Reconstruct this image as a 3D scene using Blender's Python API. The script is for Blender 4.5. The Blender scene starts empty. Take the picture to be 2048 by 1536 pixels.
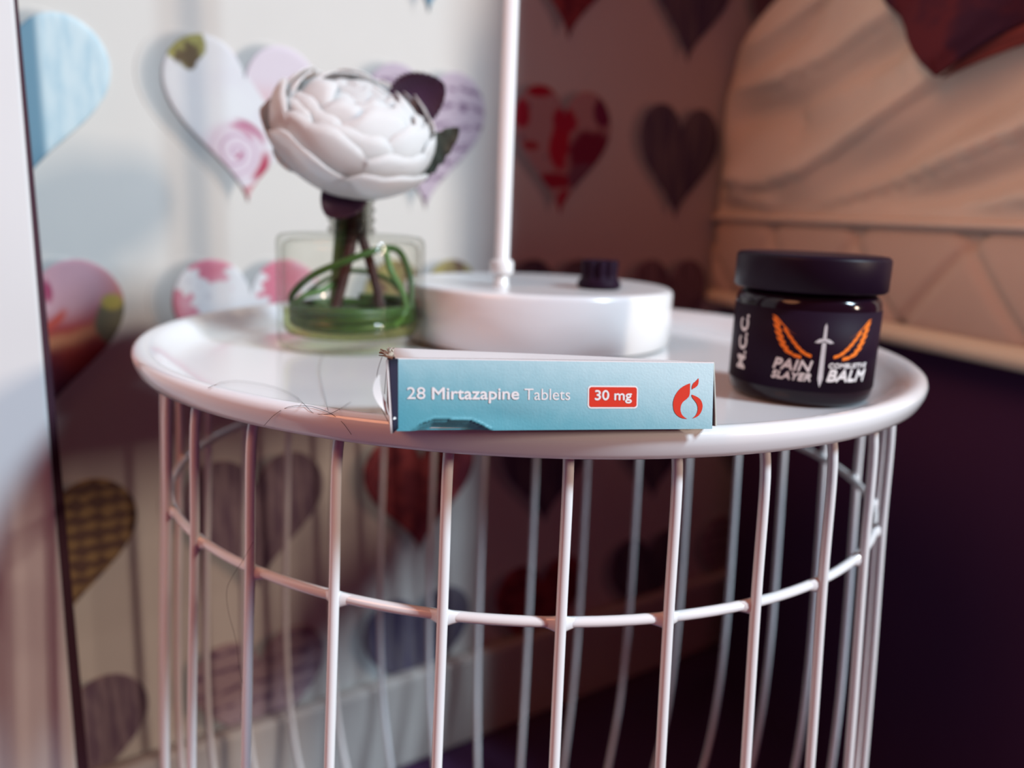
import bpy, bmesh, math, random
from math import sin, cos, pi, radians, sqrt, atan2
from mathutils import Vector, Matrix

random.seed(7)
SC = bpy.context.scene
COL = SC.collection

# ------------------------------------------------------------------ camera, world, light, exposure
CAM_H = 0.466
PITCH, ROLL, FPX = 0.20829, 0.0399, 1623.2
fw = Vector((0, cos(PITCH), -sin(PITCH)))
up0 = Vector((0, sin(PITCH), cos(PITCH)))
rt0 = Vector((1, 0, 0))
rt = rt0 * cos(ROLL) + up0 * sin(ROLL)
up = -rt0 * sin(ROLL) + up0 * cos(ROLL)
cam_data = bpy.data.cameras.new('camera')
cam = bpy.data.objects.new('camera', cam_data)
COL.objects.link(cam)
cam.matrix_world = Matrix(((rt.x, up.x, -fw.x, 0), (rt.y, up.y, -fw.y, 0), (rt.z, up.z, -fw.z, CAM_H), (0, 0, 0, 1)))
cam_data.sensor_width = 36
cam_data.sensor_fit = 'HORIZONTAL'
cam_data.lens = FPX / 2048 * 36
cam_data.clip_start = 0.01
cam_data.dof.use_dof = True
cam_data.dof.focus_distance = 0.238
cam_data.dof.aperture_fstop = 6.3
SC.camera = cam

world = bpy.data.worlds.new('world')
SC.world = world
world.use_nodes = True
bg = world.node_tree.nodes['Background']
bg.inputs[0].default_value = (0.155, 0.025, 0.037, 1)
bg.inputs[1].default_value = 1.0

TX, TY = 0.0069, 0.4019                       # side table centre
AZ = radians(62)                              # the window's bearing, to the right of the camera
ld = Vector((sin(AZ), -cos(AZ), 0))
def window_strip(name, e0, e1, width, dist, energy, col):
    """tall slit of daylight between two elevations, seen from the table top"""
    L = bpy.data.lights.new(name, 'AREA')
    z0, z1 = 0.42 + dist * math.tan(radians(e0)), 0.42 + dist * math.tan(radians(e1))
    L.shape = 'RECTANGLE'
    L.size, L.size_y = width, z1 - z0
    L.energy = energy
    L.color = col
    o = bpy.data.objects.new(name, L)
    COL.objects.link(o)
    o.location = Vector((TX, TY, 0)) + ld * dist + Vector((0, 0, (z0 + z1) / 2))
    o.rotation_euler = (-ld).to_track_quat('-Z', 'Y').to_euler()
    return o
window_strip('window_light', 10, 18, 0.22, 4.0, 78, (1.0, 0.80, 0.62))
window_strip('upper_window_light', 33, 44, 0.60, 4.0, 425, (0.66, 0.86, 1.0))
fill_data = bpy.data.lights.new('warm_fill', 'AREA')          # added warm fill, no real lamp, up to the left behind the camera
fill_data.shape = 'DISK'
fill_data.size = 0.9
fill_data.energy = 12.5
fill_data.color = (1.0, 0.40, 0.20)
ro = bpy.data.objects.new('warm_fill', fill_data)
COL.objects.link(ro)
ro.location = (-1.15, -0.75, 1.75)
ro.rotation_euler = (Vector((0.2, 0.5, 0.5)) - ro.location).to_track_quat('-Z', 'Y').to_euler()

SC.view_settings.view_transform = 'Standard'
SC.view_settings.look = 'None'
SC.view_settings.gamma = 1
SC.view_settings.exposure = 0.0
SC.view_settings.use_curve_mapping = False
SC.cycles.diffuse_bounces = 1

# ------------------------------------------------------------------ helpers
def tag(o, label=None, cat=None, group=None, kind=None):
    if label: o['label'] = label
    if cat: o['category'] = cat
    if group: o['group'] = group
    if kind: o['kind'] = kind
    return o

def link(name, me, material=None, parent=None, smooth=True):
    o = bpy.data.objects.new(name, me)
    COL.objects.link(o)
    if material is not None and len(me.materials) == 0:
        me.materials.append(material)
    if parent is not None:
        o.parent = parent
    if smooth and len(me.polygons):
        me.polygons.foreach_set('use_smooth', [True] * len(me.polygons))
    return o

def empty(name, loc=(0, 0, 0), rz=0):
    o = bpy.data.objects.new(name, None)
    COL.objects.link(o)
    o.location = loc
    o.rotation_euler = (0, 0, rz)
    o.empty_display_size = 0.02
    return o

def mesh(name, verts, faces, uvs=None):
    me = bpy.data.meshes.new(name)
    me.from_pydata([tuple(v) for v in verts], [], faces)
    if uvs is not None:
        l = me.uv_layers.new(name='UVMap')
        for lp in me.loops:
            l.data[lp.index].uv = uvs[lp.vertex_index]
    me.update()
    return me

def lathe(name, prof, n=96, flute=None, closed=False):
    V, F = [], []
    m = len(prof)
    for i in range(n):
        a = 2 * pi * i / n
        for (r, z) in prof:
            rr = r if flute is None else flute(r, z, a)
            V.append((rr * cos(a), rr * sin(a), z))
    for i in range(n):
        j = (i + 1) % n
        for k in range(m - 1 + (1 if closed else 0)):
            k2 = (k + 1) % m
            F.append((i * m + k, j * m + k, j * m + k2, i * m + k2))
    me = mesh(name, V, F)
    bm = bmesh.new(); bm.from_mesh(me)
    bmesh.ops.remove_doubles(bm, verts=bm.verts, dist=1e-7)
    bmesh.ops.recalc_face_normals(bm, faces=bm.faces)
    bm.to_mesh(me); bm.free()
    return me

def tube_data(pts, rad, n=12, closed=False):
    pts = [Vector(p) for p in pts]
    N = len(pts)
    V, F = [], []
    prev = None
    for i, p in enumerate(pts):
        if closed:
            t = pts[(i + 1) % N] - pts[i - 1]
        else:
            t = pts[min(i + 1, N - 1)] - pts[max(i - 1, 0)]
        t.normalize()
        if prev is None:
            a = Vector((0, 0, 1)) if abs(t.z) < 0.9 else Vector((1, 0, 0))
            u = t.cross(a).normalized()
        else:
            u = (prev - t * prev.dot(t)).normalized()
        prev = u
        w = t.cross(u)
        r = rad(i / max(1, N - 1)) if callable(rad) else rad
        for k in range(n):
            an = 2 * pi * k / n
            V.append(p + u * (r * cos(an)) + w * (r * sin(an)))
    for i in range(N if closed else N - 1):
        j = (i + 1) % N
        for k in range(n):
            k2 = (k + 1) % n
            F.append((i * n + k, i * n + k2, j * n + k2, j * n + k))
    if not closed:
        F.append(tuple(range(n - 1, -1, -1)))
        F.append(tuple((N - 1) * n + k for k in range(n)))
    return V, F

def tube(name, pts, rad, n=12, closed=False):
    return mesh(name, *tube_data(pts, rad, n, closed))

def box_data(x0, x1, y0, y1, z0, z1):
    V = [(x, y, z) for x in (x0, x1) for y in (y0, y1) for z in (z0, z1)]
    F = [(0, 1, 3, 2), (4, 6, 7, 5), (0, 4, 5, 1), (2, 3, 7, 6), (0, 2, 6, 4), (1, 5, 7, 3)]
    return V, F

def box(name, x0, x1, y0, y1, z0, z1, bev=0, seg=3):
    me = mesh(name, *box_data(x0, x1, y0, y1, z0, z1))
    bm = bmesh.new(); bm.from_mesh(me)
    bmesh.ops.recalc_face_normals(bm, faces=bm.faces)
    if bev:
        bmesh.ops.bevel(bm, geom=bm.edges[:], offset=bev, segments=seg, profile=0.5, affect='EDGES')
    bm.to_mesh(me); bm.free()
    return me

def catmull(P, k=8):
    P = [Vector(p) for p in P]
    out = []
    for i in range(len(P) - 1):
        p0, p1, p2, p3 = P[max(i - 1, 0)], P[i], P[i + 1], P[min(i + 2, len(P) - 1)]
        for s in range(k):
            t = s / k
            out.append(0.5 * ((2 * p1) + (p2 - p0) * t + (2 * p0 - 5 * p1 + 4 * p2 - p3) * t * t + (3 * p1 - p0 - 3 * p2 + p3) * t ** 3))
    out.append(P[-1])
    return out

def sstep(a, b, x):
    t = max(0.0, min(1.0, (x - a) / (b - a)))
    return t * t * (3 - 2 * t)

def text_data(s, bold=0.0, shear=0.0):
    cu = bpy.data.curves.new('lettering', 'FONT')
    cu.body = s
    cu.offset = bold
    cu.shear = shear
    cu.fill_mode = 'FRONT'
    cu.resolution_u = 4
    o = bpy.data.objects.new('lettering', cu)
    COL.objects.link(o)
    bpy.context.view_layer.update()
    me = bpy.data.meshes.new_from_object(o.evaluated_get(bpy.context.evaluated_depsgraph_get()))
    V = [(v.co.x, v.co.y) for v in me.vertices]
    F = [tuple(p.vertices) for p in me.polygons]
    bpy.data.objects.remove(o); bpy.data.curves.remove(cu); bpy.data.meshes.remove(me)
    return V, F

_CAP = {}
def text_fit(s, x0, x1, y0, cap, bold=0.0, shear=0.0):
    """lettering whose ink runs from x0 to x1, on baseline y0 with capitals cap high"""
    if bold not in _CAP:
        v, _ = text_data('H', bold)
        _CAP[bold] = (min(q[1] for q in v), max(q[1] for q in v))
    V, F = text_data(s, bold, shear)
    a, b = min(q[0] for q in V), max(q[0] for q in V)
    c0, c1 = _CAP[bold]
    return [(x0 + (q[0] - a) / (b - a) * (x1 - x0), y0 + (q[1] - c0) / (c1 - c0) * cap) for q in V], F

def overprint(vf, dx):
    V, F = vf
    return join2([([(q[0] + o, q[1] + p, 1.2e-5 * k) for q in V], F) for k, (o, p) in enumerate(((-dx, 0), (dx, 0), (0, dx), (0, -dx), (0, 0)))])

def join2(items):
    V, F = [], []
    for v, f in items:
        o = len(V)
        V += list(v)
        F += [tuple(i + o for i in q) for q in f]
    return V, F

def wrap(name, V, F, fn, cut=None):
    """lay flat print (x, y) on a surface through fn(x, y) -> 3D"""
    bm = bmesh.new()
    vs = [bm.verts.new((q[0], q[1], q[2] if len(q) > 2 else 0.0)) for q in V]
    for q in F:
        try: bm.faces.new([vs[i] for i in q])
        except ValueError: pass
    if cut:
        xs = [q[0] for q in V]
        x = min(xs) + cut
        while x < max(xs):
            bmesh.ops.bisect_plane(bm, geom=bm.verts[:] + bm.edges[:] + bm.faces[:], plane_co=(x, 0, 0), plane_no=(1, 0, 0))
            x += cut
    for v in bm.verts:
        v.co = fn(v.co.x, v.co.y, v.co.z)
    me = bpy.data.meshes.new(name)
    bm.to_mesh(me); bm.free()
    return me

# ------------------------------------------------------------------ materials
def new_mat(name):
    m = bpy.data.materials.new(name)
    m.use_nodes = True
    return m, m.node_tree, m.node_tree.nodes['Principled BSDF']

def pmat(name, col, rough=0.5, spec=0.5, noise=0.0, scale=60, bump=0.0, bscale=200, coat=0.0, metal=0.0, coord='Object'):
    m, t, b = new_mat(name)
    b.inputs['Base Color'].default_value = (*col, 1)
    b.inputs['Roughness'].default_value = rough
    b.inputs['Specular IOR Level'].default_value = spec
    b.inputs['Metallic'].default_value = metal
    b.inputs['Coat Weight'].default_value = coat
    b.inputs['Coat Roughness'].default_value = 0.08
    if noise or bump:
        tc = t.nodes.new('ShaderNodeTexCoord')
    if noise:
        n = t.nodes.new('ShaderNodeTexNoise'); n.inputs['Scale'].default_value = scale; n.inputs['Detail'].default_value = 4
        t.links.new(tc.outputs[coord], n.inputs['Vector'])
        mx = t.nodes.new('ShaderNodeMix'); mx.data_type = 'RGBA'
        mx.inputs[6].default_value = (*[c * (1 - noise) for c in col], 1)
        mx.inputs[7].default_value = (*[min(1, c * (1 + noise)) for c in col], 1)
        t.links.new(n.outputs['Fac'], mx.inputs[0])
        t.links.new(mx.outputs[2], b.inputs['Base Color'])
    if bump:
        n2 = t.nodes.new('ShaderNodeTexNoise'); n2.inputs['Scale'].default_value = bscale; n2.inputs['Detail'].default_value = 3
        t.links.new(tc.outputs[coord], n2.inputs['Vector'])
        bp = t.nodes.new('ShaderNodeBump'); bp.inputs['Strength'].default_value = bump; bp.inputs['Distance'].default_value = 0.001
        t.links.new(n2.outputs['Fac'], bp.inputs['Height'])
        t.links.new(bp.outputs['Normal'], b.inputs['Normal'])
    return m

class G:
    """small builder for printed patterns in a heart's own (u, v)"""
    def __init__(s, name, rough=0.6):
        s.m, s.t, s.b = new_mat(name)
        s.b.inputs['Roughness'].default_value = rough
        s.b.inputs['Specular IOR Level'].default_value = 0.25
        uv = s.t.nodes.new('ShaderNodeUVMap')
        sp = s.t.nodes.new('ShaderNodeSeparateXYZ')
        s.t.links.new(uv.outputs[0], sp.inputs[0])
        s.uv, s.u, s.v = uv.outputs[0], sp.outputs[0], sp.outputs[1]
    def set(s, sock, x):
        if hasattr(x, 'links') or isinstance(x, bpy.types.NodeSocket): s.t.links.new(x, sock)
        else: sock.default_value = x
    def op(s, o, a, b=0.0, c=0.0):
        n = s.t.nodes.new('ShaderNodeMath'); n.operation = o
        s.set(n.inputs[0], a); s.set(n.inputs[1], b); s.set(n.inputs[2], c)
        return n.outputs[0]
    def step(s, x, a, b):
        n = s.t.nodes.new('ShaderNodeMapRange'); n.interpolation_type = 'SMOOTHSTEP'
        s.set(n.inputs[0], x); n.inputs[1].default_value = a; n.inputs[2].default_value = b
        return n.outputs[0]
    def noise(s, scale, detail=3, sx=1, sy=1, off=0.0):
        mp = s.t.nodes.new('ShaderNodeMapping')
        mp.inputs['Scale'].default_value = (sx, sy, 1); mp.inputs['Location'].default_value = (off, off * 1.7, off)
        s.t.links.new(s.uv, mp.inputs[0])
        n = s.t.nodes.new('ShaderNodeTexNoise'); n.inputs['Scale'].default_value = scale; n.inputs['Detail'].default_value = detail
        s.t.links.new(mp.outputs[0], n.inputs['Vector'])
        return n.outputs['Fac']
    def voro(s, scale, off=0.0):
        mp = s.t.nodes.new('ShaderNodeMapping'); mp.inputs['Location'].default_value = (off, off, 0)
        s.t.links.new(s.uv, mp.inputs[0])
        n = s.t.nodes.new('ShaderNodeTexVoronoi'); n.inputs['Scale'].default_value = scale
        s.t.links.new(mp.outputs[0], n.inputs['Vector'])
        return n.outputs['Distance']
    def mix(s, f, a, b):
        n = s.t.nodes.new('ShaderNodeMix'); n.data_type = 'RGBA'
        s.set(n.inputs[0], f)
        s.set(n.inputs[6], (*a, 1) if isinstance(a, tuple) else a)
        s.set(n.inputs[7], (*b, 1) if isinstance(b, tuple) else b)
        return n.outputs[2]
    def dist(s, cx, cy, rx, ry):
        a = s.op('DIVIDE', s.op('SUBTRACT', s.u, cx), rx)
        b = s.op('DIVIDE', s.op('SUBTRACT', s.v, cy), ry)
        return s.op('SQRT', s.op('ADD', s.op('MULTIPLY', a, a), s.op('MULTIPLY', b, b)))
    def blob(s, cx, cy, rx, ry, soft=0.12, wob=0.0, sc=9):
        d = s.dist(cx, cy, rx, ry)
        if wob:
            d = s.op('ADD', d, s.op('MULTIPLY', s.op('SUBTRACT', s.noise(sc, 2), 0.5), wob))
        return s.step(d, 1 + soft, 1 - soft) if False else s.op('SUBTRACT', 1.0, s.step(d, 1 - soft, 1 + soft))
    def arc(s, cx, cy, r, w, a0, half, soft=0.3):
        """crescent stroke of a ring around (cx, cy), centred on the angle a0"""
        d = s.dist(cx, cy, 1, 1)
        ring = s.op('SUBTRACT', 1.0, s.step(s.op('ABSOLUTE', s.op('SUBTRACT', d, r)), w * 0.5, w))
        an = s.op('ARCTAN2', s.op('SUBTRACT', s.v, cy), s.op('SUBTRACT', s.u, cx))
        dc = s.op('COSINE', s.op('SUBTRACT', an, a0))
        return s.op('MULTIPLY', ring, s.step(dc, cos(half), min(1, cos(half) + soft)))
    def done(s, col, k=1.0):
        if k != 1.0:
            n = s.t.nodes.new('ShaderNodeVectorMath'); n.operation = 'SCALE'
            s.t.links.new(col, n.inputs[0]); n.inputs[3].default_value = k
            col = n.outputs[0]
        s.t.links.new(col, s.b.inputs['Base Color'])
        return s.m

M = {}
M['wallpaper'] = pmat('cream_wallpaper', (0.64, 0.605, 0.57), 0.65, 0.2, noise=0.02, scale=30)
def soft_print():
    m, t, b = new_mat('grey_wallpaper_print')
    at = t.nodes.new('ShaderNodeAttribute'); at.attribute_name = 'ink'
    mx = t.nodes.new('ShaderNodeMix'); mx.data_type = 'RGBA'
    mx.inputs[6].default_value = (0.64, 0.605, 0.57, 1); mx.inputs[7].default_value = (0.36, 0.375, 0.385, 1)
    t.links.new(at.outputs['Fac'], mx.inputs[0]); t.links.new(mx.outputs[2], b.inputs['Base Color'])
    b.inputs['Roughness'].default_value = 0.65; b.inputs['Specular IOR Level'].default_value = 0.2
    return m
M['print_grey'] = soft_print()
M['heart_edge'] = pmat('tan_heart_edge', (0.55, 0.33, 0.22), 0.7, 0.2)
M['skirting'] = pmat('white_gloss_skirting', (0.50, 0.45, 0.42), 0.45, 0.3)
M['carpet'] = pmat('dark_purple_carpet', (0.066, 0.028, 0.078), 0.95, 0.1, noise=0.3, scale=300, bump=0.6, bscale=900)
M['door'] = pmat('white_painted_door', (0.66, 0.655, 0.66), 0.45, 0.35, noise=0.025, scale=12)
M['dark_edge'] = pmat('dark_edge_strip', (0.05, 0.018, 0.03), 0.6, 0.2)
M['enamel'] = pmat('white_enamel', (0.83, 0.83, 0.845), 0.16, 0.5, coat=0.5)
M['lamp_white'] = pmat('white_lamp_metal', (0.83, 0.83, 0.835), 0.22, 0.5, coat=0.3)
M['black_plastic'] = pmat('black_plastic', (0.014, 0.005, 0.016), 0.55, 0.08)
M['jar_black'] = pmat('black_jar_plastic', (0.012, 0.0045, 0.014), 0.42, 0.12)
M['label_black'] = pmat('black_label', (0.014, 0.005, 0.016), 0.55, 0.08)
M['jar_glass'] = pmat('dark_jar_glass', (0.010, 0.004, 0.010), 0.10, 0.3)
M['print_white'] = pmat('white_print', (0.80, 0.80, 0.82), 0.5, 0.3)
M['silver_print'] = pmat('silver_print', (0.62, 0.64, 0.68), 0.45, 0.3, noise=0.15, scale=300)
M['orange_print'] = pmat('orange_print', (0.95, 0.22, 0.02), 0.5, 0.25)
M['red_print'] = pmat('red_print', (0.66, 0.035, 0.015), 0.4, 0.35)
M['card_white'] = pmat('white_card', (0.80, 0.80, 0.81), 0.45, 0.35)
M['card_inside'] = pmat('grey_card_inside', (0.45, 0.46, 0.42), 0.8, 0.15)
M['card_dark'] = pmat('dark_blue_card', (0.020, 0.014, 0.034), 0.5, 0.2)
M['sheet'] = pmat('cream_sheet', (0.84, 0.71, 0.57), 0.8, 0.15, noise=0.04, scale=25, bump=0.12, bscale=1500)
M['quilt'] = pmat('cream_quilted_ticking', (0.70, 0.55, 0.44), 0.85, 0.12, noise=0.04, scale=25, bump=0.12, bscale=1500)
M['tape'] = pmat('tan_mattress_tape', (0.90, 0.82, 0.62), 0.8, 0.15)
M['divan'] = pmat('dark_divan_fabric', (0.068, 0.028, 0.080), 0.95, 0.1)
M['petal'] = pmat('white_petal', (0.86, 0.865, 0.87), 0.6, 0.25)
def petal_mat():
    m, t, b = new_mat('white_petal')
    b.inputs['Base Color'].default_value = (0.95, 0.955, 0.96, 1); b.inputs['Roughness'].default_value = 0.6; b.inputs['Specular IOR Level'].default_value = 0.2
    tr = t.nodes.new('ShaderNodeBsdfTranslucent'); tr.inputs[0].default_value = (0.95, 0.945, 0.93, 1)
    mx = t.nodes.new('ShaderNodeMixShader'); mx.inputs[0].default_value = 0.45
    t.links.new(b.outputs[0], mx.inputs[1]); t.links.new(tr.outputs[0], mx.inputs[2]); t.links.new(mx.outputs[0], t.nodes['Material Output'].inputs[0])
    return m
M['petal'] = petal_mat()
M['leaf_dark'] = pmat('dark_purple_leaf', (0.05, 0.022, 0.055), 0.5, 0.3, noise=0.3, scale=120)
M['leaf_green'] = pmat('dark_green_leaf', (0.06, 0.075, 0.06), 0.5, 0.3, noise=0.4, scale=120)
M['twig'] = pmat('brown_twig', (0.045, 0.017, 0.016), 0.6, 0.3, noise=0.4, scale=200)
M['vine'] = pmat('green_vine', (0.032, 0.085, 0.016), 0.4, 0.4, noise=0.5, scale=160)
M['vine_pale'] = pmat('pale_green_stem', (0.09, 0.20, 0.065), 0.4, 0.4, noise=0.25, scale=120)
M['hair'] = pmat('brown_hair', (0.07, 0.035, 0.03), 0.4, 0.4)

def glass_mat(name, tint, edge, gl=0.55):
    """thin clear glass: see-through, with a stronger sheen and tint where it is seen edge-on"""
    m, t, b = new_mat(name)
    t.nodes.remove(b)
    out = t.nodes['Material Output']
    lw = t.nodes.new('ShaderNodeLayerWeight'); lw.inputs[0].default_value = 0.30
    pw = t.nodes.new('ShaderNodeMath'); pw.operation = 'POWER'; pw.inputs[1].default_value = 3.2
    t.links.new(lw.outputs['Facing'], pw.inputs[0])
    mc = t.nodes.new('ShaderNodeMix'); mc.data_type = 'RGBA'
    mc.inputs[6].default_value = (*tint, 1); mc.inputs[7].default_value = (*edge, 1)
    t.links.new(pw.outputs[0], mc.inputs[0])
    tr = t.nodes.new('ShaderNodeBsdfTransparent'); t.links.new(mc.outputs[2], tr.inputs[0])
    gs = t.nodes.new('ShaderNodeBsdfGlossy'); gs.inputs['Roughness'].default_value = 0.04
    fr = t.nodes.new('ShaderNodeMath'); fr.operation = 'MULTIPLY_ADD'
    t.links.new(pw.outputs[0], fr.inputs[0]); fr.inputs[1].default_value = gl; fr.inputs[2].default_value = 0.018
    mx = t.nodes.new('ShaderNodeMixShader')
    t.links.new(fr.outputs[0], mx.inputs[0]); t.links.new(tr.outputs[0], mx.inputs[1]); t.links.new(gs.outputs[0], mx.inputs[2])
    t.links.new(mx.outputs[0], out.inputs[0])
    return m
M['glass'] = glass_mat('clear_glass', (0.985, 0.985, 0.965), (0.30, 0.33, 0.25))
M['glass_neck'] = glass_mat('grey_neck_glass', (0.66, 0.66, 0.63), (0.22, 0.21, 0.20), 0.8)
M['water'] = glass_mat('yellow_green_water', (0.84, 0.86, 0.56), (0.60, 0.62, 0.30), 0.3)

# printed heart patterns
def heart_materials():
    H = {}
    g = G('light_blue_painted_wood')
    c = g.mix(g.step(g.noise(4, 4, 5, 1), 0.35, 0.75), (0.70, 0.83, 0.88), (0.50, 0.69, 0.79))
    c = g.mix(g.op('SUBTRACT', 1.0, g.step(g.u, 0.61, 0.66)), c, (0.16, 0.31, 0.42))
    H['blue'] = g.done(c, 0.80)
    g = G('pink_rose_on_white')
    c = g.mix(g.step(g.noise(3, 2), 0.4, 0.8), (0.86, 0.86, 0.88), (0.80, 0.77, 0.83))
    diag = g.op('ADD', g.op('SUBTRACT', g.u, 0.53), g.op('MULTIPLY', g.op('SUBTRACT', g.v, 0.77), 0.75))
    rl = g.op('MULTIPLY', g.step(diag, -0.012, 0.012), g.step(g.v, 0.45, 0.6))
    c = g.mix(rl, c, g.mix(g.step(g.v, 0.64, 0.80), (0.78, 0.56, 0.60), (0.79, 0.69, 0.76)))
    c = g.mix(g.blob(0.43, 0.31, 0.19, 0.19, 0.3, 0.3), c, (0.80, 0.68, 0.76))
    dr = g.dist(0.43, 0.31, 1, 1)
    an = g.op('ARCTAN2', g.op('SUBTRACT', g.v, 0.31), g.op('SUBTRACT', g.u, 0.43))
    sp = g.op('SINE', g.op('ADD', g.op('MULTIPLY', dr, 95.0), g.op('ADD', an, g.op('MULTIPLY', g.noise(7, 2), 5.0))))
    c = g.mix(g.op('MULTIPLY', g.step(sp, 0.35, 0.9), g.step(dr, 0.20, 0.10)) if False else g.op('MULTIPLY', g.step(sp, 0.35, 0.9), g.op('SUBTRACT', 1.0, g.step(dr, 0.08, 0.21))), c, (0.62, 0.42, 0.55))
    for (cx, cy, r, w, a, h, k) in ((0.43, 0.31, 0.195, 0.022, 0.95, 0.75, (0.50, 0.10, 0.22)), (0.41, 0.32, 0.155, 0.020, 1.1, 0.70, (0.58, 0.20, 0.32)), (0.44, 0.30, 0.285, 0.030, 0.35, 0.55, (0.46, 0.05, 0.14)),
                                    (0.40, 0.32, 0.225, 0.040, -0.45, 0.60, (0.50, 0.06, 0.12)), (0.42, 0.32, 0.255, 0.030, -1.10, 0.55, (0.68, 0.30, 0.33)), (0.43, 0.33, 0.385, 0.022, -0.25, 0.35, (0.50, 0.07, 0.16)),
                                    (0.47, 0.40, 0.395, 0.020, -2.05, 0.55, (0.36, 0.03, 0.09)), (0.40, 0.36, 0.35, 0.010, -1.0, 0.45, (0.55, 0.35, 0.40)), (0.43, 0.31, 0.030, 0.018, -0.8, 1.0, (0.50, 0.12, 0.24))):
        c = g.mix(g.arc(cx, cy, r, w, a, h), c, k)
    c = g.mix(g.blob(0.50, 0.02, 0.06, 0.03, 0.3), c, (0.60, 0.08, 0.12))
    leaf = g.blob(0.13, 0.94, 0.13, 0.13, 0.1, 0.9, 8)
    leaf = g.op('MAXIMUM', leaf, g.blob(0.16, 0.83, 0.045, 0.05, 0.2))
    c = g.mix(leaf, c, g.mix(g.step(g.noise(9, 3), 0.42, 0.62), (0.15, 0.10, 0.05), (0.42, 0.39, 0.12)))
    H['rose'] = g.done(c, 0.80)
    g = G('lilac_old_letter')
    ln = g.step(g.op('SINE', g.op('ADD', g.op('MULTIPLY', g.v, 48.0), g.op('MULTIPLY', g.noise(3, 2), 7.0))), 0.0, 0.8)
    wd = g.step(g.noise(9, 2, 1.6, 4), 0.42, 0.58)
    c = g.mix(g.op('MULTIPLY', ln, wd), (0.58, 0.47, 0.56), (0.22, 0.13, 0.22))
    H['letter'] = g.done(c, 0.80)
    g = G('red_floral')
    c = g.mix(g.step(g.voro(7.0, 0.3), 0.10, 0.22), (0.30, 0.19, 0.25), (0.60, 0.36, 0.37))
    for (cx, cy, rx, ry, wob, k) in ((0.46, 0.58, 0.10, 0.24, 0.9, (0.55, 0.012, 0.05)), (0.50, 0.75, 0.13, 0.10, 0.6, (0.50, 0.015, 0.06)), (0.22, 0.97, 0.14, 0.06, 0.5, (0.52, 0.015, 0.05)), (0.06, 0.77, 0.09, 0.11, 0.8, (0.52, 0.02, 0.06)),
                                      (0.17, 0.53, 0.08, 0.04, 0.6, (0.48, 0.06, 0.08)), (0.44, 0.27, 0.20, 0.06, 0.8, (0.42, 0.012, 0.05)), (0.52, 0.10, 0.07, 0.10, 0.8, (0.50, 0.02, 0.06)), (0.82, 0.50, 0.27, 0.20, 0.5, (0.24, 0.012, 0.06)), (0.90, 0.86, 0.11, 0.13, 0.5, (0.22, 0.02, 0.09)), (0.72, 0.30, 0.16, 0.12, 0.5, (0.24, 0.09, 0.15))):
        c = g.mix(g.blob(cx, cy, rx, ry, 0.2, wob, 7), c, k)
    H['floral'] = g.done(c, 0.80)
    g = G('dark_slate_stripes')
    c = g.mix(g.step(g.noise(3, 2, 5, 0.5), 0.40, 0.60), (0.10, 0.08, 0.15), (0.20, 0.17, 0.21))
    H['slate'] = g.done(c, 0.80)
    g = G('orange_red_rose')
    c = g.mix(g.step(g.noise(4, 3), 0.35, 0.75), (0.44, 0.055, 0.045), (0.22, 0.03, 0.05))
    c = g.mix(g.op('SUBTRACT', 1.0, g.step(g.v, 0.20, 0.42)), c, (0.13, 0.03, 0.07))
    c = g.mix(g.blob(0.5, 0.76, 0.48, 0.30, 0.15, 0.1), c, (0.74, 0.30, 0.16))
    c = g.mix(g.blob(0.53, 0.80, 0.42, 0.26, 0.15, 0.12), c, (0.44, 0.045, 0.05))
    c = g.mix(g.blob(0.56, 0.85, 0.40, 0.22, 0.35, 0.12), c, (0.66, 0.37, 0.43))
    c = g.mix(g.blob(0.42, 0.74, 0.16, 0.08, 0.4, 0.3), c, (0.78, 0.55, 0.62))
    for (r, w, a, h, k) in ((0.10, 0.03, 2.0, 1.1, (0.42, 0.06, 0.14)), (0.13, 0.03, 0.1, 0.7, (0.40, 0.06, 0.14)), (0.23, 0.03, -0.9, 0.6, (0.60, 0.10, 0.08)), (0.20, 0.06, 2.7, 0.5, (0.45, 0.04, 0.13))):
        c = g.mix(g.arc(0.46, 0.80, r, w, a, h), c, k)
    c = g.mix(g.blob(0.93, 0.62, 0.10, 0.14, 0.15, 0.4), c, (0.19, 0.17, 0.11))
    c = g.mix(g.blob(0.93, 0.74, 0.06, 0.05, 0.3), c, (0.50, 0.40, 0.10))
    H['redrose'] = g.done(c, 0.80)
    g = G('white_daisies_on_pink')
    c = g.mix(g.step(g.noise(4, 2), 0.4, 0.7), (0.72, 0.22, 0.31), (0.74, 0.42, 0.52))
    for (cx, cy, r, n) in ((0.10, 0.86, 0.10, 7), (0.40, 0.62, 0.26, 13), (0.47, 0.88, 0.15, 9), (0.22, 0.76, 0.12, 7), (0.93, 0.74, 0.12, 8), (0.70, 0.35, 0.16, 9), (0.16, 0.50, 0.12, 7)):
        d = g.dist(cx, cy, 1, 1)
        an = g.op('ARCTAN2', g.op('SUBTRACT', g.v, cy), g.op('SUBTRACT', g.u, cx))
        rr = g.op('MULTIPLY', g.op('ADD', 0.86, g.op('MULTIPLY', g.op('COSINE', g.op('MULTIPLY', an, float(n))), 0.14)), r)
        c = g.mix(g.step(g.op('SUBTRACT', rr, d), -0.012, 0.012), c, (0.83, 0.83, 0.86))
        c = g.mix(g.step(g.op('SUBTRACT', r * 0.16, d), -0.01, 0.01), c, (0.70, 0.69, 0.74))
    H['daisy'] = g.done(c, 0.80)
    g = G('yellow_green_leaves')
    c = g.mix(g.step(g.noise(7, 3), 0.42, 0.6), (0.40, 0.34, 0.13), (0.17, 0.10, 0.07))
    H['leafy'] = g.done(c, 0.80)
    g = G('gold_crochet')
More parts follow.
